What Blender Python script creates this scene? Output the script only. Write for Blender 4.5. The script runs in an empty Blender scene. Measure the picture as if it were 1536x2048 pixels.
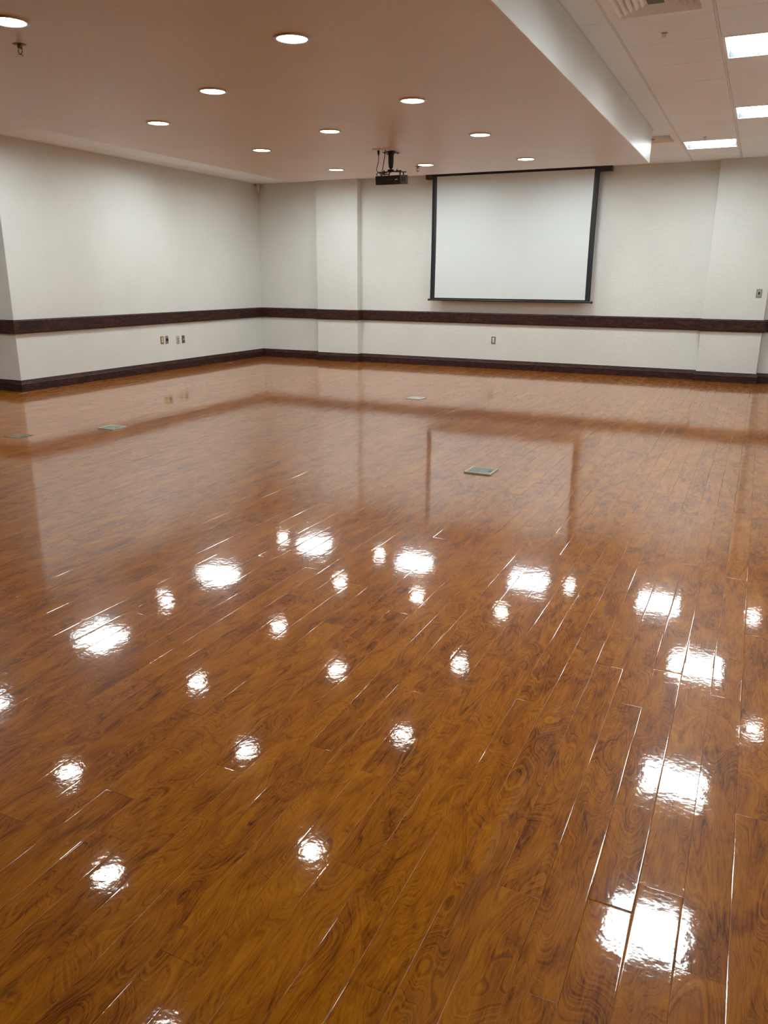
import bpy, bmesh, math, random
from mathutils import Vector, Matrix
random.seed(7)
S = bpy.context.scene
COL = S.collection

# ------------------------------------------------------------------ camera
F, YAW, PITCH, ROLL = 1556.15, 0.4360, 0.2909, 0.0068
cam_d = bpy.data.cameras.new('camera'); cam = bpy.data.objects.new('camera', cam_d); COL.objects.link(cam)
cam_d.sensor_fit = 'VERTICAL'; cam_d.sensor_height = 36.0; cam_d.lens = F / 2048 * 36.0
cam_d.clip_start = 0.02; cam_d.clip_end = 100
_fw = Vector((-math.sin(YAW) * math.cos(PITCH), math.cos(YAW) * math.cos(PITCH), -math.sin(PITCH)))
_r = Vector((math.cos(YAW), math.sin(YAW), 0)); _u = _r.cross(_fw)
_c, _s = math.cos(ROLL), math.sin(ROLL)
R_, U_ = _c * _r + _s * _u, -_s * _r + _c * _u
M = Matrix((R_, U_, -_fw)).transposed().to_4x4(); M.translation = Vector((8.0756, -12.0972, 1.357))
cam.matrix_world = M
S.camera = cam

# ------------------------------------------------------------------ world, exposure
W = bpy.data.worlds.new('world'); S.world = W; W.use_nodes = True
W.node_tree.nodes['Background'].inputs[0].default_value = (0.5, 0.55, 0.6, 1)
W.node_tree.nodes['Background'].inputs[1].default_value = 0.05
S.view_settings.view_transform = 'Standard'; S.view_settings.look = 'None'
S.view_settings.gamma = 1.0; S.view_settings.use_curve_mapping = False
S.view_settings.exposure = 1.15

TROFFER_E, TROFFER_C = 18.5, (0.85, 0.96, 1.0)
DOWN_E, DOWN_C = 22.0, (1.0, 0.97, 0.92)

# ------------------------------------------------------------------ room numbers (metres)
ZC, ZS = 2.90, 2.57            # tiled ceiling, soffit underside
SX0, SX1, SY = 2.27, 6.795, -2.634   # soffit sides and far end
XR, YREAR, XBAY, YBAY = 9.06, -15.0, -1.40, -5.30
PD = 0.13                      # pilaster depth
P1, P2 = (1.219, 1.988), (7.362, 8.141)
TX, TY = 0.61, 0.597           # ceiling grid
GX0, GY0 = 7.0, -1.13

# ------------------------------------------------------------------ node helpers
def new_mat(name):
    m = bpy.data.materials.new(name); m.use_nodes = True
    nt = m.node_tree; b = nt.nodes['Principled BSDF']
    return m, nt, b
def N(nt, typ, **kw):
    n = nt.nodes.new(typ)
    for k, v in kw.items():
        if isinstance(k, str) and hasattr(n, k): setattr(n, k, v)
    return n
def mth(nt, op, a, b=None, c=None):
    n = nt.nodes.new('ShaderNodeMath'); n.operation = op
    for i, v in enumerate((a, b, c)):
        if v is None: continue
        if isinstance(v, (int, float)): n.inputs[i].default_value = v
        else: nt.links.new(v, n.inputs[i])
    return n.outputs[0]
def noise(nt, vec, scale, detail=3, rough=0.5, dist=0.0):
    n = nt.nodes.new('ShaderNodeTexNoise'); n.inputs['Scale'].default_value = scale
    n.inputs['Detail'].default_value = detail; n.inputs['Roughness'].default_value = rough
    n.inputs['Distortion'].default_value = dist
    nt.links.new(vec, n.inputs['Vector']); return n.outputs['Fac']
def scaled(nt, vec, s):
    n = nt.nodes.new('ShaderNodeVectorMath'); n.operation = 'MULTIPLY'
    nt.links.new(vec, n.inputs[0]); n.inputs[1].default_value = s; return n.outputs[0]
def ramp(nt, fac, stops):
    n = nt.nodes.new('ShaderNodeValToRGB'); e = n.color_ramp.elements
    while len(e) < len(stops): e.new(0.5)
    for i, (p, c) in enumerate(stops):
        e[i].position = p; e[i].color = (*c, 1)
    nt.links.new(fac, n.inputs[0]); return n.outputs[0]
def bump(nt, b, h, strength=1.0, dist=1.0, inp='Normal'):
    n = nt.nodes.new('ShaderNodeBump'); n.inputs['Strength'].default_value = strength
    n.inputs['Distance'].default_value = dist
    nt.links.new(h, n.inputs['Height']); nt.links.new(n.outputs[0], b.inputs[inp]); return n
def objco(nt):
    return nt.nodes.new('ShaderNodeTexCoord').outputs['Object']
def plain(name, col, rough=0.5, metal=0.0, nscale=60, nb=0.0, var=0.05, coat=0.0):
    m, nt, b = new_mat(name)
    co = objco(nt); f = noise(nt, co, nscale, 3)
    c0 = tuple(max(0, x * (1 - var)) for x in col); c1 = tuple(min(1, x * (1 + var)) for x in col)
    nt.links.new(ramp(nt, f, [(0.3, c0), (0.7, c1)]), b.inputs['Base Color'])
    b.inputs['Roughness'].default_value = rough; b.inputs['Metallic'].default_value = metal
    b.inputs['Coat Weight'].default_value = coat
    if nb: bump(nt, b, f, 1.0, nb)
    return m
def emit(name, col, e):
    m = bpy.data.materials.new(name); m.use_nodes = True; nt = m.node_tree
    nt.nodes.clear()
    o = nt.nodes.new('ShaderNodeOutputMaterial'); em = nt.nodes.new('ShaderNodeEmission')
    em.inputs[0].default_value = (*col, 1); em.inputs[1].default_value = e
    nt.links.new(em.outputs[0], o.inputs[0]); return m

# painted wall: slight orange-peel and faint scuffs
def wall_paint(name, col, rough=0.62, bh=0.0028):
    m, nt, b = new_mat(name)
    co = objco(nt)
    big = noise(nt, co, 1.3, 4, 0.6); fine = noise(nt, co, 90, 3, 0.6); mid = noise(nt, co, 28, 2)
    c0 = tuple(x * 0.95 for x in col); c1 = tuple(min(1, x * 1.03) for x in col)
    nt.links.new(ramp(nt, big, [(0.3, c0), (0.7, c1)]), b.inputs['Base Color'])
    b.inputs['Roughness'].default_value = rough
    h = mth(nt, 'ADD', mth(nt, 'MULTIPLY', fine, 0.6), mid)
    bump(nt, b, h, 1.0, bh)
    return m
MAT = {}
MAT['wall'] = wall_paint('wall_paint', (0.66, 0.655, 0.605))
MAT['soffit'] = wall_paint('soffit_paint', (0.66, 0.635, 0.60), 0.36, 0.0012)

# acoustic tile
m, nt, b = new_mat('ceiling_tile'); co = objco(nt)
f = noise(nt, co, 160, 4, 0.7); g = noise(nt, co, 2.0, 3)
nt.links.new(ramp(nt, g, [(0.3, (0.85, 0.92, 0.97)), (0.7, (0.88, 0.95, 0.99))]), b.inputs['Base Color'])
b.inputs['Roughness'].default_value = 0.9; bump(nt, b, f, 1.0, 0.003); MAT['tile'] = m
MAT['tee'] = plain('tee_bar_white', (0.70, 0.70, 0.69), 0.45, nscale=20)
MAT['plenum'] = plain('plenum_dark', (0.05, 0.045, 0.04), 0.9)

# dark stained trim wood
m, nt, b = new_mat('mahogany_trim'); co = objco(nt)
big = noise(nt, scaled(nt, co, (1.0, 1.0, 5.0)), 1.6, 3, 0.5, 0.4)
ring = mth(nt, 'SINE', mth(nt, 'MULTIPLY', big, 70.0))
fib = noise(nt, scaled(nt, co, (4, 4, 60)), 6, 4, 0.6)
mix = mth(nt, 'ADD', mth(nt, 'MULTIPLY', ring, 0.16), fib)
nt.links.new(ramp(nt, mix, [(0.30, (0.010, 0.0035, 0.003)), (0.52, (0.034, 0.0095, 0.007)), (0.75, (0.072, 0.020, 0.013))]), b.inputs['Base Color'])
b.inputs['Roughness'].default_value = 0.5; b.inputs['Specular IOR Level'].default_value = 0.3; bump(nt, b, fib, 1.0, 0.0006)
MAT['trim'] = m

# floor boards
m, nt, b = new_mat('floor_wood')
co = objco(nt)
at = nt.nodes.new('ShaderNodeAttribute'); at.attribute_name = 'board'; at.attribute_type = 'GEOMETRY'
sc = scaled(nt, at.outputs['Color'], (31.0, 47.0, 23.0))
add = nt.nodes.new('ShaderNodeVectorMath'); add.operation = 'ADD'
nt.links.new(co, add.inputs[0]); nt.links.new(sc, add.inputs[1]); v = add.outputs[0]
v1 = scaled(nt, v, (1.0, 0.25, 1.0))
fig = noise(nt, v1, 6.0, 2, 0.45, 0.35)
rn = nt.nodes.new('ShaderNodeTexNoise'); rn.noise_dimensions = '1D'; rn.inputs['Scale'].default_value = 1.0
rn.inputs['Detail'].default_value = 3.0; rn.inputs['Roughness'].default_value = 0.65
nt.links.new(mth(nt, 'MULTIPLY_ADD', fig, 105.0, mth(nt, 'MULTIPLY', noise(nt, scaled(nt, v, (1, 0.25, 1)), 60, 2), 1.6)), rn.inputs['W'])
rings2 = mth(nt, 'MULTIPLY_ADD', mth(nt, 'SUBTRACT', rn.outputs['Fac'], 0.5), 2.4, 0.5)
v2 = scaled(nt, v, (1.0, 0.32, 1.0))
mot = noise(nt, v2, 15, 7, 0.68, 0.9)
fibn = noise(nt, scaled(nt, v, (1, 0.06, 1)), 210, 3, 0.6)
sep = nt.nodes.new('ShaderNodeSeparateColor'); nt.links.new(at.outputs['Color'], sep.inputs[0])
tone = mth(nt, 'MULTIPLY', mth(nt, 'SUBTRACT', sep.outputs[0], 0.5), 0.07)
s = mth(nt, 'ADD', mth(nt, 'MULTIPLY', mot, 0.80), mth(nt, 'MULTIPLY_ADD', rings2, 0.22, -0.045))
s = mth(nt, 'ADD', s, mth(nt, 'MULTIPLY', mth(nt, 'SUBTRACT', fibn, 0.5), 0.34))
s = mth(nt, 'ADD', s, tone)
colr = ramp(nt, s, [(0.22, (0.070, 0.014, 0.0003)), (0.38, (0.235, 0.063, 0.0008)), (0.51, (0.345, 0.105, 0.0010)), (0.71, (0.450, 0.158, 0.002))])
nt.links.new(colr, b.inputs['Base Color'])
b.inputs['Roughness'].default_value = 0.31
b.inputs['Specular IOR Level'].default_value = 0.06
b.inputs['Coat Weight'].default_value = 0.95; b.inputs['Coat Roughness'].default_value = 0.05
b.inputs['Coat IOR'].default_value = 1.5
w1 = noise(nt, co, 9.0, 2, 0.5)
w2 = noise(nt, v, 50.0, 2, 0.5)
w3 = noise(nt, scaled(nt, v, (0.6, 1.0, 1.0)), 150.0, 1, 0.5)
h = mth(nt, 'ADD', mth(nt, 'MULTIPLY', w1, 0.0004), mth(nt, 'MULTIPLY', w2, 0.00017))
h = mth(nt, 'ADD', h, mth(nt, 'MULTIPLY', w3, 0.00003))
bump(nt, b, h, 1.0, 1.0); bump(nt, b, h, 1.0, 1.0, 'Coat Normal')
MAT['floor'] = m
MAT['subfloor'] = plain('dark_joint_filler', (0.03, 0.012, 0.004), 0.8)  # dark base showing in the gaps between boards

MAT['black'] = plain('black_powder_metal', (0.012, 0.013, 0.016), 0.42, nscale=120)
MAT['black_plastic'] = plain('black_plastic', (0.006, 0.007, 0.009), 0.5, nscale=150, nb=0.0003)
MAT['dark_grey'] = plain('dark_grey_plastic', (0.045, 0.045, 0.040), 0.45)
MAT['rubber'] = plain('cable_rubber', (0.010, 0.008, 0.007), 0.5)
MAT['steel'] = plain('brushed_steel_plate', (0.42, 0.41, 0.37), 0.32, 0.9, nscale=200)
MAT['bronze'] = plain('bronze_plate', (0.22, 0.17, 0.12), 0.4, 0.8, nscale=200)
MAT['brass'] = plain('brass_plate', (0.36, 0.31, 0.17), 0.35, 0.9, nscale=200)
MAT['ivory'] = plain('ivory_plastic', (0.72, 0.68, 0.52), 0.4)
MAT['grey_plastic'] = plain('grey_plastic', (0.40, 0.39, 0.35), 0.45)
MAT['white_plastic'] = plain('white_plastic', (0.72, 0.71, 0.67), 0.4)
MAT['white_metal'] = plain('white_enamel', (0.82, 0.83, 0.82), 0.4)
MAT['dimmed_housing'] = plain('dimmed_housing_enamel', (0.050, 0.054, 0.054), 0.6)  # pale enamel painted much darker to offset the strong glow of the lens
MAT['chrome'] = plain('aged_brass_chrome', (0.20, 0.17, 0.13), 0.3, 1.0)
MAT['boxlid'] = plain('floor_box_lid_zinc', (0.19, 0.20, 0.155), 0.45, 0.35, nscale=45, var=0.25)
MAT['boxrim'] = plain('floor_box_rim', (0.50, 0.49, 0.40), 0.4, 0.6)
MAT['worn_lid'] = plain('worn_brown_lid', (0.17, 0.15, 0.09), 0.35, 0.2, nscale=45, var=0.25)
MAT['badge'] = plain('silver_badge', (0.55, 0.56, 0.58), 0.4)
m, nt, b = new_mat('projection_cloth'); co = objco(nt)
f = noise(nt, co, 300, 2); g = noise(nt, scaled(nt, co, (1.0, 1.0, 0.5)), 2.2, 2)
nt.links.new(ramp(nt, f, [(0.3, (0.625, 0.66, 0.635)), (0.7, (0.655, 0.69, 0.665))]), b.inputs['Base Color'])
b.inputs['Roughness'].default_value = 0.45; bump(nt, b, mth(nt, 'ADD', mth(nt, 'MULTIPLY', g, 0.004), mth(nt, 'MULTIPLY', f, 0.0001)), 1.0, 1.0)
MAT['cloth'] = m
MAT['troffer_lens'] = emit('troffer_lens_light', TROFFER_C, TROFFER_E)
MAT['down_lens'] = emit('downlight_lens_light', DOWN_C, DOWN_E)

# ------------------------------------------------------------------ mesh helpers
def obj(name, bm, mat, parent=None, smooth=False, bevel=0.0, loc=None):
    me = bpy.data.meshes.new(name)
    bmesh.ops.recalc_face_normals(bm, faces=bm.faces)
    bm.to_mesh(me); bm.free()
    for mm in (mat if isinstance(mat, (list, tuple)) else [mat]): me.materials.append(mm)
    if smooth:
        for p in me.polygons: p.use_smooth = True
    o = bpy.data.objects.new(name, me); COL.objects.link(o)
    if parent is not None: o.parent = parent
    if loc is not None: o.location = loc
    if bevel:
        md = o.modifiers.new('bevel', 'BEVEL'); md.width = bevel; md.segments = 2; md.limit_method = 'ANGLE'
    return o
def box(bm, x0, x1, y0, y1, z0, z1, mi=0):
    vs = [bm.verts.new((x, y, z)) for z in (z0, z1) for x, y in ((x0, y0), (x1, y0), (x1, y1), (x0, y1))]
    fs = [bm.faces.new([vs[i] for i in q]) for q in ((3, 2, 1, 0), (4, 5, 6, 7), (0, 1, 5, 4), (1, 2, 6, 5), (2, 3, 7, 6), (3, 0, 4, 7))]
    for f in fs: f.material_index = mi
    return vs
def lathe(bm, prof, n=32, c=(0, 0, 0), mi=0, axis='z'):
    rings = []
    for r, z in prof:
        if r < 1e-6:
            rings.append([r_v(bm, c, 0, 0, z, axis)])
        else:
            rings.append([r_v(bm, c, r * math.cos(2 * math.pi * i / n), r * math.sin(2 * math.pi * i / n), z, axis) for i in range(n)])
    for a, b_ in zip(rings, rings[1:]):
        for i in range(n):
            j = (i + 1) % n
            if len(a) == 1 and len(b_) == 1: break
            if len(a) == 1: f = bm.faces.new((a[0], b_[i], b_[j]))
            elif len(b_) == 1: f = bm.faces.new((a[i], a[j], b_[0]))
            else: f = bm.faces.new((a[i], a[j], b_[j], b_[i]))
            f.material_index = mi
def r_v(bm, c, x, y, z, axis):
    p = (x, y, z) if axis == 'z' else ((x, z, y) if axis == 'y' else (z, x, y))
    return bm.verts.new((c[0] + p[0], c[1] + p[1], c[2] + p[2]))
def tube(bm, pts, r, n=10):
    pts = [Vector(p) for p in pts]; rings = []
    up = Vector((0, 0, 1))
    for i, p in enumerate(pts):
        t = (pts[min(i + 1, len(pts) - 1)] - pts[max(i - 1, 0)]).normalized()
        a = t.cross(up if abs(t.z) < 0.9 else Vector((1, 0, 0))).normalized(); b_ = t.cross(a)
        rr = r[i] if isinstance(r, (list, tuple)) else r
        rings.append([bm.verts.new(p + rr * (math.cos(2 * math.pi * k / n) * a + math.sin(2 * math.pi * k / n) * b_)) for k in range(n)])
    for A, B in zip(rings, rings[1:]):
        for k in range(n): bm.faces.new((A[k], A[(k + 1) % n], B[(k + 1) % n], B[k]))
    bm.faces.new(rings[0][::-1]); bm.faces.new(rings[-1])
def spline(pts, k=8):
    P = [Vector(p) for p in pts]; P = [2 * P[0] - P[1]] + P + [2 * P[-1] - P[-2]]; out = []
    for i in range(1, len(P) - 2):
        for s_ in range(k):
            t = s_ / k; a, b_, c, d = P[i - 1:i + 3]
            out.append(0.5 * ((2 * b_) + (c - a) * t + (2 * a - 5 * b_ + 4 * c - d) * t * t + (-a + 3 * b_ - 3 * c + d) * t ** 3))
    out.append(P[-2]); return out
def sweep(path, prof, flip=1):
    """mitred moulding: plan path (x,y) list, profile (out,z); 'out' goes to the right of travel * flip"""
    bm = bmesh.new(); P = [Vector(p) for p in path]; rings = []
    for i, p in enumerate(P):
        d0 = (P[i] - P[i - 1]).normalized() if i else (P[1] - P[0]).normalized()
        d1 = (P[i + 1] - P[i]).normalized() if i < len(P) - 1 else d0
        n0 = Vector((d0.y, -d0.x)) * flip; n1 = Vector((d1.y, -d1.x)) * flip
        mn = n0 + n1; mn = mn / (mn.dot(n0)) if mn.length > 1e-6 else n0
        rings.append([bm.verts.new((p.x + mn.x * o, p.y + mn.y * o, z)) for o, z in prof])
    for A, B in zip(rings, rings[1:]):
        for k in range(len(prof)):
            j = (k + 1) % len(prof); bm.faces.new((A[k], A[j], B[j], B[k]))
    bm.faces.new(rings[0]); bm.faces.new(rings[-1][::-1])
    return bm
def prism(poly, z0, z1, bm=None):
    bm = bm or bmesh.new()
    a = [bm.verts.new((x, y, z0)) for x, y in poly]; b_ = [bm.verts.new((x, y, z1)) for x, y in poly]
    bm.faces.new(a[::-1]); bm.faces.new(b_)
    for i in range(len(poly)):
        j = (i + 1) % len(poly); bm.faces.new((a[i], a[j], b_[j], b_[i]))
    return bm
def struct(name, bm, mat, **kw):
    o = obj(name, bm, mat, **kw); o['kind'] = 'structure'; return o
def tag(o, label, cat, group=None):
    o['label'] = label; o['category'] = cat
    if group: o['group'] = group
    return o
def thing(name, label, cat, loc=(0, 0, 0), rz=0.0, group=None, rot=None):
    o = bpy.data.objects.new(name, None); COL.objects.link(o); o.empty_display_size = 0.1
    o.location = loc; o.rotation_euler = rot or (0, 0, rz)
    return tag(o, label, cat, group)
def dup(root, loc, label, group=None, rot=None):
    r = root.copy(); COL.objects.link(r); r.location = loc; r['label'] = label
    if rot: r.rotation_euler = rot
    if group: r['group'] = group
    for ch in list(root.children):
        c = ch.copy(); COL.objects.link(c); c.parent = r
        for g in ch.children:
            d = g.copy(); COL.objects.link(d); d.parent = c
    return r

# ------------------------------------------------------------------ walls
T = 0.2
back = [(0, 0), (P1[0], 0), (P1[0], -PD), (P1[1], -PD), (P1[1], 0), (P2[0], 0), (P2[0], -PD), (P2[1], -PD), (P2[1], 0), (XR, 0)]
struct('wall_back', prism(back + [(XR, T), (0, T)], 0, 3.1), MAT['wall'], bevel=0.006)
struct('wall_left', prism([(0, T), (0, YBAY), (XBAY, YBAY), (XBAY, T)], 0, 3.1), MAT['wall'], bevel=0.006)
struct('wall_left_recess', prism([(XBAY, YBAY), (XBAY, YREAR), (XBAY - T, YREAR), (XBAY - T, YBAY)], 0, 3.1), MAT['wall'])
struct('wall_right', prism([(XR, T), (XR + T, T), (XR + T, YREAR), (XR, YREAR)], 0, 3.1), MAT['wall'])
struct('wall_rear', prism([(XBAY - T, YREAR), (XR + T, YREAR), (XR + T, YREAR - T), (XBAY - T, YREAR - T)], 0, 3.1), MAT['wall'])

# baseboards and chair rails (one per wall), profiles: (out, z)
base_prof = [(0, 0), (0.020, 0), (0.020, 0.092), (0.016, 0.098), (0.003, 0.139), (0, 0.139)]
rail_prof = [(0, 0.693), (0.022, 0.693), (0.031, 0.699), (0.034, 0.708), (0.034, 0.842), (0.030, 0.852), (0.020, 0.858), (0, 0.858)]
left_path = [(0, 0), (0, YBAY), (XBAY, YBAY)]
for nm, prof in (('baseboard', base_prof), ('trim', rail_prof)):
    names = ('baseboard_back', 'baseboard_left', 'baseboard_left_recess', 'baseboard_right', 'baseboard_rear') if nm == 'baseboard' else ('trim_1', 'trim_2', 'trim_3', 'trim_4', 'trim_5')
    struct(names[0], sweep(back, prof), MAT['trim'])
    struct(names[1], sweep(left_path, prof, -1), MAT['trim'])
    struct(names[2], sweep([(XBAY, YBAY), (XBAY, YREAR)], prof, -1), MAT['trim'])
    struct(names[3], sweep([(XR, 0), (XR, YREAR)], prof, 1), MAT['trim'])
    struct(names[4], sweep([(XBAY, YREAR), (XR, YREAR)], prof, -1), MAT['trim'])

# ------------------------------------------------------------------ floor: every board is real geometry
bm = bmesh.new()
cl = bm.loops.layers.color.new('board')
PW = 0.0988; G = 0.00025
known = {67: -10.75, 68: -10.888, 69: -10.526, 70: -10.734, 72: -11.11, 73: -10.37, 75: -10.796, 78: -10.627, 79: -10.877, 81: -10.48, 82: -10.69}
x_first = 7.100 - PW * 86
rings_def = [(0.0, -0.0060), (0.0, -0.00026), (0.0006, -0.00010), (0.0040, -0.00003), (0.014, 0.0)]
col = 0
x = x_first
while x < XR:
    px0, px1 = x + G, x + PW - G
    kx = round((x - 0.0) / PW - 0.86)
    off = None
    for k, yk in known.items():
        if abs((x + PW / 2) - (k * 0.0988 + 0.03)) < PW / 2: off = yk
    L0 = 1.22
    y = off if off is not None else -11 + random.random() * L0
    while y > YREAR: y -= L0
    first = True
    while y < 0:
        ln = L0
        y0, y1 = max(y, YREAR), min(y + ln, 0.0)
        if y1 - y0 > 0.03 and not (px1 < 0.0 and y0 > YBAY):
            rc = (random.random(), random.random(), random.random(), 1)
            ta, tb = random.gauss(0, 0.0011), random.gauss(0, 0.0005)
            cx_, cy_ = (px0 + px1) / 2, (y0 + y1) / 2
            rings = []; ef = random.choice((0.05, 0.05, 0.12, 0.35, 0.9))
            for ins, z in rings_def:
                r = []
                z = -0.006 if z < -0.005 else z * ef
                for X, Y in ((px0 + ins, y0 + G + ins), (px1 - ins, y0 + G + ins), (px1 - ins, y1 - G - ins), (px0 + ins, y1 - G - ins)):
                    tz = (X - cx_) * ta + (Y - cy_) * tb
                    r.append(bm.verts.new((X, Y, z + tz - 0.0004)))
                rings.append(r)
            fs = []
            for A, B in zip(rings, rings[1:]):
                for k in range(4):
                    fs.append(bm.faces.new((A[k], A[(k + 1) % 4], B[(k + 1) % 4], B[k])))
            fs.append(bm.faces.new(rings[-1]))
            for f_ in fs:
                f_.smooth = True
                for lp in f_.loops: lp[cl] = rc
        y += ln
    x += PW; col += 1
v4 = [bm.verts.new(p) for p in ((XBAY - T, YREAR - T, -0.0045), (XR + T, YREAR - T, -0.0045), (XR + T, T, -0.0045), (XBAY - T, T, -0.0045))]
f_ = bm.faces.new(v4); f_.material_index = 1
me = bpy.data.meshes.new('floor'); bm.to_mesh(me); bm.free()
me.materials.append(MAT['floor']); me.materials.append(MAT['subfloor'])
fl = bpy.data.objects.new('floor', me); COL.objects.link(fl); fl['kind'] = 'structure'

# ------------------------------------------------------------------ ceiling grid
def cell(i, j):     # cell i to the right of GX0, row j away from the back wall (0 = light row)
    return GX0 + i * TX, GX0 + (i + 1) * TX, GY0 - (j + 1) * TY, GY0 - j * TY
TROFF = [(0, 0), (-3, 0), (-6, 0), (-9, 0), (1, 3), (1, 7), (1, 10), (1, 14), (-10, 3), (-10, 7), (-10, 10), (-10, 14)]  # nearest light of each side column is unseen, added to light the near floor
VENTS = [(0, 9), (-1, 1)]
bmt = bmesh.new(); bmg = bmesh.new()
for i in range(-14, 4):
    for j in range(-2, 24):
        x0, x1, y0, y1 = cell(i, j)
        X0, X1, Y0, Y1 = max(x0, XBAY), min(x1, XR), max(y0, YREAR), min(y1, 0.0)
        if X1 - X0 < 0.02 or Y1 - Y0 < 0.02: continue
        if X1 < 0.0 and Y0 > YBAY: continue
        if X0 > SX0 + 0.02 and X1 < SX1 - 0.02 and Y1 < SY - 0.02: continue   # above the soffit
        if (i, j) in TROFF or (i, j) in VENTS: continue
        g = 0.0105
        vs = box(bmt, X0 + (g if X0 == x0 else 0), X1 - (g if X1 == x1 else 0), Y0 + 0.0025, Y1 - 0.0025, ZC - 0.001, ZC + 0.014)
# runners (wide tees) along y, thin cross tees recessed between tiles
for i in range(-14, 4):
    x0 = GX0 + i * TX
    if x0 <= XBAY + 0.01: continue
    for a, b_ in (((0.0, YREAR),) if x0 > 0 else ((YBAY, YREAR),)):
        box(bmt, x0 - 0.0078, x0 + 0.0078, b_, a, ZC - 0.0012, ZC + 0.010, 1)
for j in range(-2, 25):
    y0 = GY0 - j * TY
    if y0 >= 0 or y0 <= YREAR: continue
    box(bmt, 0.0 if y0 > YBAY else XBAY, XR, y0 - 0.006, y0 + 0.006, ZC + 0.003, ZC + 0.010, 1)
# wall angle
for a in ((0, XR, -0.02, 0.0), (0.0, 0.02, YBAY, 0.0), (XR - 0.02, XR, YREAR, 0), (XBAY, XBAY + 0.02, YREAR, YBAY)):
    box(bmt, a[0], a[1], a[2], a[3], ZC - 0.002, ZC - 0.0005, 1)
box(bmt, XBAY - T, XR + T, YREAR - T, T, ZC + 0.20, ZC + 0.25, 2)
obj_c = struct('ceiling', bmt, [MAT['tile'], MAT['tee'], MAT['plenum']])

# dropped plaster soffit
bm = bmesh.new(); box(bm, SX0, SX1, -13.6, SY, ZS, ZC + 0.02)
struct('ceiling_soffit', bm, MAT['soffit'], bevel=0.007)
bm = bmesh.new()
box(bm, SX1, SX1 + 0.014, -13.6, SY + 0.014, ZC - 0.004, ZC - 0.0012); box(bm, SX0, SX1 + 0.014, SY, SY + 0.014, ZC - 0.004, ZC - 0.0012); box(bm, SX0 - 0.014, SX0, -13.6, SY + 0.014, ZC - 0.004, ZC - 0.0012)
struct('trim_6', bm, MAT['tee'])

# ------------------------------------------------------------------ recessed square lights
def make_troffer(name, label, loc, group):
    t = thing(name, label, 'ceiling light', loc, group=group)
    hx, hy, d, w = TX / 2 - 0.009, TY / 2 - 0.004, 0.048, 0.020
    bm = bmesh.new()     # flange
    for a in ((-hx, hx, -hy, -hy + w), (-hx, hx, hy - w, hy), (-hx, -hx + w, -hy + w, hy - w), (hx - w, hx, -hy + w, hy - w)):
        box(bm, a[0], a[1], a[2], a[3], -0.003, 0.002)
    obj('frame', bm, MAT['white_metal'], t)
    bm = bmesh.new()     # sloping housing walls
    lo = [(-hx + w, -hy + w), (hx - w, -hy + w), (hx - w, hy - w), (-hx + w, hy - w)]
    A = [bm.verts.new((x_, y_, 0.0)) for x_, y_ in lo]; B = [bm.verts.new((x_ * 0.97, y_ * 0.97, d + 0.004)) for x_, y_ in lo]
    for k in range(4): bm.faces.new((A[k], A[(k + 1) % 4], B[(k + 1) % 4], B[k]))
    obj('housing', bm, MAT['dimmed_housing'], t)
    bm = bmesh.new()
    k_ = 0.97
    box(bm, (-hx + w) * k_, (hx - w) * k_, (-hy + w) * k_, (hy - w) * k_, d, d + 0.004)
    obj('lens', bm, MAT['troffer_lens'], t)
    return t
tl = {(0, 0): 'square recessed ceiling light just right of the projection screen, nearest the back wall',
      (1, 3): 'square recessed ceiling light at right edge, between two others',
      (1, 7): 'square recessed ceiling light at upper right corner, nearest the camera'}
HIDL = {(-3, 0): 'square light behind the soffit, mirrored on the floor below the screen reflection',
        (-6, 0): 'square light behind the soffit, mirrored on the floor left of the screen reflection',
        (-9, 0): 'square light behind the soffit, leftmost bright patch of the back row on floor',
        (1, 10): 'square light above the frame, mirrored as the bottom right bright floor patch',
        (-10, 3): 'square light over the left wall bay, mirrored farther away on the left floor',
        (-10, 7): 'square light over the left wall bay, mirrored on the floor near the left edge',
        (-10, 10): 'square light over the left bay, its reflection cut by the left photo edge'}
tro = None
for (i, j) in TROFF:
    x0, x1, y0, y1 = cell(i, j); c = ((x0 + x1) / 2, (y0 + y1) / 2, ZC)
    hid = HIDL.get((i, j), 'unseen square ceiling light added over the %s bay to light the area near the viewpoint' % ('right' if i > 0 else 'left'))
    lb, gp = (tl[(i, j)], 'square lights in the right ceiling bay') if (i, j) in tl else (hid, 'square lights seen only in the floor reflection')
    if tro is None: tro = make_troffer('ceiling_light', lb, c, gp)
    else: dup(tro, c, lb, gp)

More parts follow.
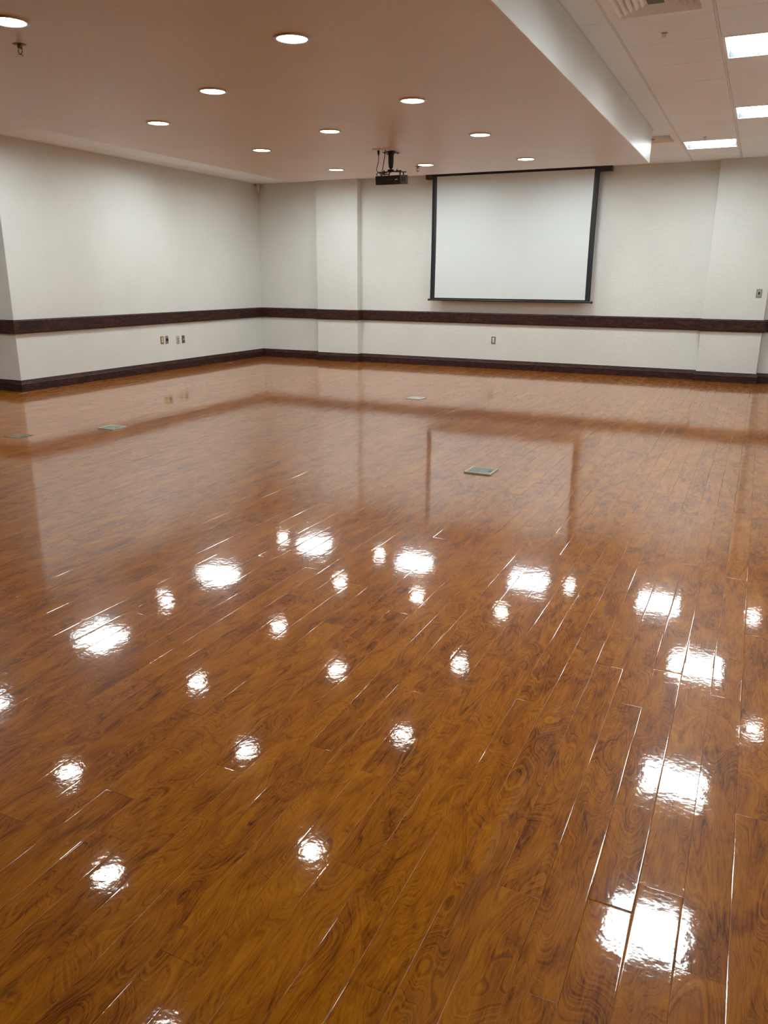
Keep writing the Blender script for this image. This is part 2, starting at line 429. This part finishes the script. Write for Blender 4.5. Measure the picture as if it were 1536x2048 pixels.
# ------------------------------------------------------------------ round downlights
def make_down(label, loc, group):
    t = thing('downlight', label, 'downlight', loc, group=group)
    bm = bmesh.new(); lathe(bm, [(0.081, 0.0), (0.081, -0.006), (0.088, -0.009), (0.096, -0.007), (0.099, 0.0)], 48)
    obj('trim_ring', bm, MAT['steel'], t, smooth=True)
    bm = bmesh.new(); lathe(bm, [(0.0, -0.0045), (0.060, -0.0043), (0.082, -0.003)], 48)
    obj('lens', bm, MAT['down_lens'], t, smooth=True)
    return t
DOWN = [
 (5.66, -8.10, 'round downlight largest and alone at the top centre of the photo'),
 (4.53, -7.28, 'round downlight midway between the top-centre one and the left ones'),
 (5.66, -6.48, 'round downlight right of centre, nearest one in front of the projector'),
 (3.42, -6.53, 'round downlight leftmost of those fully in view above left wall'),
 (4.54, -5.66, 'round downlight up and left of the projector, on its column'),
 (5.67, -5.00, 'round downlight above the left half of the projection screen, nearer of two rows'),
 (3.42, -5.02, 'round downlight left of projector, upper of the two above the left pilaster'),
 (4.53, -3.46, 'round downlight just right of projector, beside the small sprinkler head'),
 (5.66, -3.46, 'round downlight closest to the middle of the projection screen top'),
 (3.42, -3.48, 'round downlight farthest left in last row, over the left pilaster'),
 (4.52, -8.91, 'round downlight cut by the left frame edge, above a sprinkler'),
 (3.40, -8.18, 'round downlight barely showing at the left frame edge, below the sprinkler'),
]
HID = [(5.66, -9.70, ZS), (4.53, -10.5, ZS), (3.42, -9.63, ZS),
       (6.085, -1.43, ZC - .001), (3.035, -1.43, ZC - .001), (1.205, -1.43, ZC - .001), (8.52, -1.43, ZC - .001), (8.52, -4.42, ZC - .001), (1.205, -4.42, ZC - .001)]
dl = None
for a in DOWN:
    c = (a[0], a[1], ZS)
    if dl is None: dl = make_down(a[2], c, 'round downlights in the soffit')
    else: dup(dl, c, a[2], 'round downlights in the soffit')
HIDN = {0: 'round downlight above the frame, mirrored as a glint at the bottom left floor edge',
        1: 'round downlight in the middle of the soffit, above and behind the viewpoint',
        2: 'round downlight in the left soffit column, nearest one outside the left frame edge',
        3: 'round downlight behind the soffit, small glint beside the patch below the screen reflection',
        4: 'round downlight behind the soffit, small glint between the two middle back patches',
        5: 'round downlight behind the soffit, faint glint left of the leftmost back patch',
        6: 'round downlight beyond the right frame edge, mirrored at right between two square patches',
        7: 'round downlight beyond the right frame edge, nearer glint at the right floor edge',
        8: 'round downlight over the left bay, glint between the two left square patches'}
for k, a in enumerate(HID):
    dup(dl, a, HIDN.get(k, 'round soffit downlight behind the viewpoint, outside the photo'), 'downlights seen only in the floor reflection')

# ------------------------------------------------------------------ air diffusers
def make_vent(label, loc):
    t = thing('air_vent', label, 'vent', loc, group='square louvred ceiling vents')
    hx, hy = TX / 2 - 0.009, TY / 2 - 0.004
    bm = bmesh.new(); o_ = 0.235
    for a in ((-hx, hx, -hy, -o_), (-hx, hx, o_, hy), (-hx, -o_, -o_, o_), (o_, hx, -o_, o_)):
        box(bm, a[0], a[1], a[2], a[3], -0.004, 0.004)
    obj('face_plate', bm, MAT['white_metal'], t, bevel=0.002)
    bm = bmesh.new(); box(bm, -o_, o_, -o_, o_, 0.026, 0.030); obj('back_pan', bm, MAT['white_metal'], t)
    for k, h_ in enumerate((0.234, 0.196, 0.158, 0.120, 0.082)):
        bm = bmesh.new(); hi = h_ - 0.036
        ring = []
        for hh, z in ((h_, -0.005), (hi, 0.022), (hi, 0.0205), (h_, -0.008)):
            ring.append([bm.verts.new((sx * hh, sy * hh, z)) for sx, sy in ((-1, -1), (1, -1), (1, 1), (-1, 1))])
        for q in range(4):
            A, B = ring[q], ring[(q + 1) % 4]
            for k2 in range(4): bm.faces.new((A[k2], A[(k2 + 1) % 4], B[(k2 + 1) % 4], B[k2]))
        obj('louvre', bm, MAT['white_metal'], t)
    bm = bmesh.new(); box(bm, -0.046, 0.046, -0.046, 0.046, -0.004, 0.0); obj('centre_plate', bm, MAT['dark_grey'], t, bevel=0.001)
    return t
x0, x1, y0, y1 = cell(*VENTS[0]); c0_ = ((x0 + x1) / 2, (y0 + y1) / 2, ZC)
vt = make_vent('large white square louvred vent at the top edge, upper right of the photo', c0_)
x0, x1, y0, y1 = cell(*VENTS[1]); dup(vt, ((x0 + x1) / 2, (y0 + y1) / 2, ZC), 'far square ceiling vent half hidden behind the end of the soffit')

# ------------------------------------------------------------------ sprinklers
def make_sprinkler(label, loc):
    t = thing('sprinkler_head', label, 'sprinkler', loc, group='ceiling sprinkler heads')
    bm = bmesh.new(); lathe(bm, [(0.0, -0.006), (0.020, -0.006), (0.030, -0.004), (0.037, 0.0)], 28); obj('escutcheon', bm, MAT['chrome'], t, smooth=True)
    bm = bmesh.new(); lathe(bm, [(0.0, -0.004), (0.013, -0.004), (0.013, -0.018), (0.009, -0.022), (0.0, -0.022)], 20)
    for s_ in (-1, 1): tube(bm, spline([(s_ * 0.010, 0, -0.018), (s_ * 0.015, 0, -0.032), (s_ * 0.004, 0, -0.048)], 5), 0.0026, 8)
    obj('body', bm, MAT['chrome'], t)
    bm = bmesh.new(); lathe(bm, [(0.0, -0.046), (0.005, -0.048), (0.016, -0.052), (0.017, -0.054), (0.0, -0.054)], 20); obj('deflector', bm, MAT['chrome'], t)
    return t
sp = make_sprinkler('sprinkler head on the soffit at far upper left, nearest the camera', (4.235, -8.60, ZS))
dup(sp, (4.393, -3.351, ZS), 'sprinkler head just right of the projector, under the soffit')
def make_flush_sprinkler(label, loc):
    t = thing('sprinkler_head', label, 'sprinkler', loc, group='ceiling sprinkler heads')
    bm = bmesh.new(); lathe(bm, [(0.018, 0.0), (0.020, -0.004), (0.034, -0.004), (0.040, 0.0)], 28); obj('escutcheon', bm, MAT['white_metal'], t, smooth=True)
    bm = bmesh.new(); lathe(bm, [(0.0, -0.002), (0.018, -0.002), (0.018, 0.0)], 24); obj('cup', bm, MAT['dark_grey'], t)
    bm = bmesh.new(); lathe(bm, [(0.0, 0.0), (0.007, 0.0), (0.007, -0.010), (0.0, -0.010)], 14)
    for s_ in (-1, 1): tube(bm, spline([(s_ * 0.006, 0, -0.006), (s_ * 0.010, 0, -0.014), (s_ * 0.002, 0, -0.022)], 5), 0.002, 8)
    obj('body', bm, MAT['steel'], t)
    bm = bmesh.new(); lathe(bm, [(0.0, -0.021), (0.014, -0.0225), (0.015, -0.024), (0.0, -0.024)], 20); obj('deflector', bm, MAT['steel'], t)
    return t
sp2 = make_flush_sprinkler('white-ringed sprinkler head in the tile ceiling below the large vent', (7.285, -6.15, ZC))
dup(sp2, (7.275, -1.98, ZC), 'tiny sprinkler head in the tile above the farthest square light')
# sprinkler head in the tile ceiling below the large vent')

# ------------------------------------------------------------------ projection screen
t = thing('projection_screen', 'white pull-down projection screen with black borders on back wall', 'projection screen', (4.55, -0.13, 0))
def sx(v): return v - 4.55
bm = bmesh.new(); box(bm, sx(3.165), sx(5.965), 0.005, 0.115, 2.826, 2.896); obj('casing', bm, MAT['black'], t, bevel=0.006)
bm = bmesh.new()      # cloth with slight curl, white field and black borders as two materials
nx, nz = 48, 30
xs = [3.282, 3.358] + [3.358 + (5.729 - 3.358) * (k + 1) / nx for k in range(nx)] + [5.806]
zs_ = [2.885] + [2.857 + (1.078 - 2.857) * k / nz for k in range(nz + 1)] + [1.045]
def cy(xv, zv):
    u = (xv - 3.28) / 2.53; w_ = (2.88 - zv) / 1.83
    return 0.004 * math.sin(u * 9 + 1) * w_ + 0.006 * math.sin(u * 3.14) * w_ * w_ + 0.004 * w_ * w_ * math.sin(u * 23)
def cxv(xv, zv):      # tab-tension pull-in at the sides
    w_ = (2.88 - zv) / 1.83; u = (xv - 4.544) / 1.264
    return xv - u * 0.010 * math.sin(w_ * math.pi) * 0.6
grid = [[bm.verts.new((sx(cxv(a, b_)), cy(a, b_) - 0.001, b_)) for a in xs] for b_ in zs_]
for r in range(len(zs_) - 1):
    for c in range(len(xs) - 1):
        f_ = bm.faces.new((grid[r][c], grid[r][c + 1], grid[r + 1][c + 1], grid[r + 1][c]))
        f_.material_index = 1 if (c == 0 or c == len(xs) - 2 or r == 0 or r == len(zs_) - 2) else 0
        f_.smooth = True
so = obj('screen_cloth', bm, [MAT['cloth'], MAT['black']], t)
md = so.modifiers.new('thickness', 'SOLIDIFY'); md.thickness = 0.0015; md.offset = 1
bm = bmesh.new(); lathe(bm, [(0.0, -1.286), (0.014, -1.286), (0.014, 1.286), (0.0, 1.286)], 20, (0, 0.003, 1.048), axis='x')
obj('bottom_bar', bm, MAT['black'], t, loc=(sx(4.546), 0, 0))
for s_ in (-1, 1):
    bm = bmesh.new(); lathe(bm, [(0.0, 0), (0.016, 0), (0.018, 0.006 * s_), (0.018, 0.022 * s_), (0.0, 0.024 * s_)], 20, (s_ * 1.272, 0.003, 1.048), axis='x')
    obj('end_cap', bm, MAT['black_plastic'], t, loc=(sx(4.546), 0, 0))
bm = bmesh.new()
box(bm, sx(3.20), sx(3.24), 0.112, 0.128, 2.84, 2.895); obj('wall_bracket', bm, MAT['black'], t)
bm = bmesh.new(); box(bm, sx(5.88), sx(5.92), 0.112, 0.128, 2.84, 2.895); obj('wall_bracket', bm, MAT['black'], t)

# ------------------------------------------------------------------ ceiling mount + projector + cables
PX, PY = 4.563, -4.45
mt = thing('projector_mount', 'black ceiling mount post with spider arms holding the projector', 'projector mount', (PX, PY, ZS))
bm = bmesh.new(); box(bm, -0.072, 0.072, -0.050, 0.050, -0.016, -0.010)
for s_ in (-1, 1):
    for q in (-1, 1): lathe(bm, [(0.0, -0.024), (0.006, -0.022), (0.006, -0.016)], 10, (s_ * 0.055, q * 0.035, 0))
obj('mount_plate', bm, MAT['black'], mt, bevel=0.001)
bm = bmesh.new(); box(bm, -0.026, 0.026, -0.024, 0.024, -0.012, 0.0); obj('spacer', bm, MAT['dark_grey'], mt)
bm = bmesh.new(); lathe(bm, [(0.0, -0.012), (0.031, -0.012), (0.031, -0.032), (0.027, -0.036), (0.027, -0.108), (0.024, -0.112), (0.024, -0.142), (0.015, -0.155), (0.010, -0.160), (0.010, -0.176), (0.0, -0.176)], 28)
obj('post', bm, MAT['black'], mt, smooth=False)
bm = bmesh.new()
lathe(bm, [(0.0, -0.168), (0.032, -0.168), (0.034, -0.178), (0.030, -0.184), (0.0, -0.184)], 20)
obj('swivel_joint', bm, MAT['black'], mt)
for ax, ay, ex in ((-0.135, 0.015, 0), (0.125, -0.03, 0), (0.135, 0.075, 0), (-0.06, 0.085, 0)):
    bm = bmesh.new(); d = Vector((ax, ay, 0)); n_ = Vector((-d.y, d.x, 0)).normalized() * 0.009
    poly = [(-n_.x, -n_.y), (d.x - n_.x, d.y - n_.y), (d.x + n_.x, d.y + n_.y), (n_.x, n_.y)]
    prism(poly, -0.190, -0.182, bm)
    lathe(bm, [(0.0, -0.196), (0.008, -0.196), (0.008, -0.170), (0.0, -0.170)], 12, (ax * 0.6, ay * 0.6, 0))
    re = -0.2215 + 0.11 * ay * 0.9
    lathe(bm, [(0.0, re), (0.006, re), (0.006, -0.186), (0.0, -0.186)], 10, (ax * 0.9 if abs(ax) < .13 else ax * .8, ay * 0.9, 0))
    obj('arm', bm, MAT['black'], mt)

pj = thing('projector', 'small black video projector hanging below its ceiling mount', 'projector', (4.575, -4.450, 2.264))
pj.rotation_euler = (0.11, 0, 0)
bm = bmesh.new(); box(bm, -0.134, 0.134, -0.100, 0.100, 0.0, 0.083)
obj('body', bm, MAT['black_plastic'], pj, bevel=0.006)
bm = bmesh.new(); box(bm, 0.1335, 0.1355, -0.085, 0.085, 0.010, 0.074); obj('side_panel', bm, MAT['dark_grey'], pj, bevel=0.001)
bm = bmesh.new()
for k in range(9): box(bm, 0.135, 0.137, -0.070 + k * 0.012, -0.064 + k * 0.012, 0.018, 0.066)
obj('side_grille', bm, MAT['black'], pj)
bm = bmesh.new(); box(bm, 0.080, 0.110, -0.1015, -0.0995, 0.040, 0.049); obj('badge', bm, MAT['badge'], pj)['label'] = 'pale silver badge on the rear face'
bm = bmesh.new(); box(bm, 0.005, 0.056, -0.1012, -0.0995, 0.042, 0.049); obj('rear_marking', bm, MAT['dark_grey'], pj)
bm = bmesh.new(); lathe(bm, [(0.0, 0.099), (0.030, 0.099), (0.033, 0.101), (0.033, 0.118), (0.027, 0.118), (0.024, 0.108), (0.0, 0.106)], 24, (0.06, 0, 0.045), axis='y'); obj('lens_barrel', bm, MAT['black'], pj)
for s_ in (-1, 1):
    bm = bmesh.new(); box(bm, s_ * 0.10 - 0.018, s_ * 0.10 + 0.018, -0.1012, -0.0995, 0.012, 0.030); obj('port', bm, MAT['black'], pj)

def ceil_plate(label, loc):
    t_ = thing('cable_outlet', label, 'ceiling outlet', loc, group='white ceiling plates by the projector')
    bm = bmesh.new(); box(bm, -0.040, 0.040, -0.060, 0.060, -0.007, 0.0); obj('cover_plate', bm, MAT['white_plastic'], t_, bevel=0.002)
    bm = bmesh.new(); box(bm, -0.018, 0.018, -0.034, 0.034, -0.009, -0.006); obj('socket', bm, MAT['ivory'], t_)
    return t_
op = ceil_plate('white plate on the soffit left of projector mount, power cable plugged in', (4.497, -4.60, ZS))
dup(op, (4.60, -4.60, ZS), 'white plate on the soffit directly behind the mount plate', rot=(0, 0, 0.0))
t = thing('power_cable', 'black power cable hanging from ceiling plate to projector, leftmost', 'cable', (0, 0, 0))
bm = bmesh.new(); lathe(bm, [(0.0, -0.009), (0.012, -0.009), (0.012, -0.030), (0.006, -0.052), (0.0, -0.053)], 14, (4.497, -4.60, ZS)); obj('plug', bm, MAT['rubber'], t)
bm = bmesh.new(); tube(bm, spline([(4.497, -4.60, 2.52), (4.497, -4.60, 2.47), (4.482, -4.595, 2.42), (4.472, -4.59, 2.388), (4.482, -4.575, 2.368), (4.50, -4.56, 2.358), (4.475, -4.555, 2.366), (4.452, -4.55, 2.352), (4.462, -4.54, 2.3435)], 8), 0.0035, 8); obj('cord', bm, MAT['rubber'], t)
t = thing('video_cable', 'black video cable slanting from the mount down to the projector', 'cable', (0, 0, 0))
bm = bmesh.new(); tube(bm, spline([(4.571, -4.60, 2.560), (4.563, -4.60, 2.50), (4.540, -4.59, 2.40), (4.528, -4.585, 2.365), (4.55, -4.570, 2.350), (4.575, -4.552, 2.346), (4.59, -4.54, 2.3445)], 8), 0.0042, 8); obj('cord', bm, MAT['rubber'], t)
bm = bmesh.new()
for k in range(3):
    pts = [(4.500 + 0.020 * k + 0.018 * math.cos(a / 12 * 6.28), -4.53 + 0.012 * math.sin(a / 12 * 6.28), 2.356 + 0.011 * math.sin(a / 12 * 6.28 + k)) for a in range(13)]
    tube(bm, pts, 0.0035, 7)
obj('coil', bm, MAT['rubber'], t)

# ------------------------------------------------------------------ wall plates
def plate(label, cat, loc, axis, w, h, mat, kind, name='wall_outlet', group=None):
    # built facing -y, rotated for the left wall (facing +x)
    t_ = thing(name, label, cat, loc, rz=(0 if axis == 'y' else math.pi / 2), group=group)
    bm = bmesh.new(); box(bm, -w / 2, w / 2, -0.006, 0.0, -h / 2, h / 2); obj('cover_plate', bm, mat, t_, bevel=0.002)
    if kind == 'duplex':
        for s_ in (-1, 1):
            bm = bmesh.new(); lathe(bm, [(0.0, -0.009), (0.0165, -0.009), (0.0175, -0.006)], 20, (0, 0, s_ * 0.020), axis='y'); rc = obj('receptacle', bm, MAT['ivory'], t_)
            bm = bmesh.new()
            for q in (-1, 1): box(bm, q * 0.006 - 0.001, q * 0.006 + 0.001, -0.0095, -0.0085, s_ * 0.020 - 0.001, s_ * 0.020 + 0.008)
            lathe(bm, [(0.0, -0.0095), (0.0025, -0.0095), (0.0025, -0.0085)], 8, (0, 0, s_ * 0.020 - 0.008), axis='y')
            obj('slot', bm, MAT['black_plastic'], rc)
    elif kind == 'black_insert':
        bm = bmesh.new(); lathe(bm, [(0.0, -0.014), (0.020, -0.014), (0.024, -0.006)], 20, (0.004, 0, -0.002), axis='y'); obj('socket', bm, MAT['black_plastic'], t_)
    elif kind == 'jacks':
        for s_ in (-1, 1):
            bm = bmesh.new(); box(bm, -0.007, 0.007, -0.010, -0.005, s_ * 0.019 - 0.007, s_ * 0.019 + 0.007); obj('jack', bm, MAT['dark_grey'], t_)
    elif kind == 'toggle':
        bm = bmesh.new(); box(bm, -0.007, 0.007, -0.012, -0.005, -0.010, 0.010); obj('jack', bm, MAT['ivory'], t_)
    elif kind == 'control':
        bm = bmesh.new(); box(bm, -0.022, 0.022, -0.009, -0.005, -0.038, 0.038); obj('bezel', bm, MAT['grey_plastic'], t_, bevel=0.001)
        bm = bmesh.new(); box(bm, -0.011, 0.011, -0.018, -0.008, -0.016, 0.018); obj('knob', bm, MAT['black_plastic'], t_, bevel=0.003)
    for s_ in (-1, 1):
        if kind in ('control',): continue
        bm = bmesh.new(); lathe(bm, [(0.0, -0.0075), (0.003, -0.0072), (0.0035, -0.006)], 10, (0, 0, (s_ * (h / 2 - 0.010)) if kind != 'duplex' else 0.0), axis='y')
        obj('screw', bm, MAT['steel'], t_)
        if kind == 'duplex': break
    return t_
plate('brass-plated duplex outlet on left wall, leftmost of four plates', 'outlet', (0.0, -2.700, 0.457), 'x', 0.070, 0.113, MAT['brass'], 'duplex')
plate('steel wall plate with black round socket, second of four on left wall', 'outlet', (0.0, -2.595, 0.457), 'x', 0.066, 0.115, MAT['steel'], 'black_insert')
plate('grey wall plate with two dark jacks, third of four on left wall', 'outlet', (0.0, -2.338, 0.437), 'x', 0.070, 0.120, MAT['grey_plastic'], 'jacks')
plate('dark bronze wall plate with small pale jack, rightmost of four on left wall', 'outlet', (0.0, -2.212, 0.440), 'x', 0.066, 0.115, MAT['bronze'], 'toggle')
plate('steel duplex outlet on back wall under the projection screen', 'outlet', (4.325, 0.0, 0.443), 'y', 0.070, 0.115, MAT['steel'], 'duplex')
plate('steel control plate with black knob on the right pilaster', 'switch', (8.036, -PD, 1.206), 'y', 0.072, 0.112, MAT['steel'], 'control', name='wall_control')

# motion sensor high in the corner
t = thing('motion_sensor', 'small pale motion sensor high in the back left corner', 'sensor', (0.0, 0.0, 2.82), rz=0)
bm = bmesh.new(); box(bm, 0.0, 0.030, -0.085, -0.050, -0.035, 0.035); box(bm, 0.02, 0.06, -0.075, -0.060, -0.008, 0.008); obj('bracket', bm, MAT['white_plastic'], t)
bm = bmesh.new()
prof = []
ring = []
for z, r in ((-0.066, 0.010), (-0.062, 0.018), (-0.05, 0.024), (0.0, 0.026), (0.05, 0.024), (0.062, 0.018), (0.066, 0.010)):
    prof.append((r, z))
lathe(bm, [(0.0, -0.067)] + prof + [(0.0, 0.067)], 20, (0.062, -0.075, 0.0)); obj('case', bm, MAT['white_plastic'], t, smooth=True)
for z in (0.035, -0.030):
    bm = bmesh.new(); lathe(bm, [(0.0, -0.029), (0.006, -0.028), (0.008, -0.022)], 12, (0.064, -0.075, z), axis='y'); obj('lens', bm, MAT['dark_grey'], t)

# ------------------------------------------------------------------ floor boxes
def floor_box(label, x0, x1, y0, y1, h, lidmat, rimmat):
    t_ = thing('floor_box', label, 'floor box', ((x0 + x1) / 2, (y0 + y1) / 2, 0.0), group='metal floor boxes')
    a, b_ = (x1 - x0) / 2, (y1 - y0) / 2
    bm = bmesh.new()
    w = 0.012
    for q in ((-a, a, -b_, -b_ + w), (-a, a, b_ - w, b_), (-a, -a + w, -b_ + w, b_ - w), (a - w, a, -b_ + w, b_ - w)): box(bm, q[0], q[1], q[2], q[3], -0.003, h)
    obj('rim', bm, rimmat, t_, bevel=0.0015)
    bm = bmesh.new(); box(bm, -a + w + 0.001, a - w - 0.001, -b_ + w + 0.001, b_ - w - 0.001, -0.003, h - 0.001); obj('lid', bm, lidmat, t_, bevel=0.001)
    bm = bmesh.new(); box(bm, a - w - 0.030, a - w - 0.012, -0.02, 0.02, h - 0.0015, h + 0.0005); obj('latch', bm, MAT['dark_grey'], t_)
    for sx_, sy_ in ((-1, -1), (-1, 1)):
        bm = bmesh.new(); lathe(bm, [(0.0, h + 0.0005), (0.005, h + 0.0003), (0.006, h - 0.001)], 10, (sx_ * (a - w - 0.014), sy_ * (b_ - w - 0.014), 0)); obj('screw', bm, MAT['steel'], t_)
    return t_
floor_box('raised square metal floor box inside the reflection of the projection screen', 6.262, 6.462, -6.822, -6.628, 0.010, MAT['boxlid'], MAT['boxrim'])
floor_box('farthest pale floor box, in front of the back wall left of screen', 4.405, 4.600, -3.640, -3.450, 0.006, MAT['grey_plastic'], MAT['boxrim'])
floor_box('greenish metal floor box left of centre, toward the left wall', 2.610, 2.800, -6.720, -6.535, 0.010, MAT['boxlid'], MAT['boxrim'])
floor_box('faint flush floor box at the far left edge of the floor', 2.175, 2.345, -7.385, -7.215, 0.003, MAT['worn_lid'], MAT['worn_lid'])
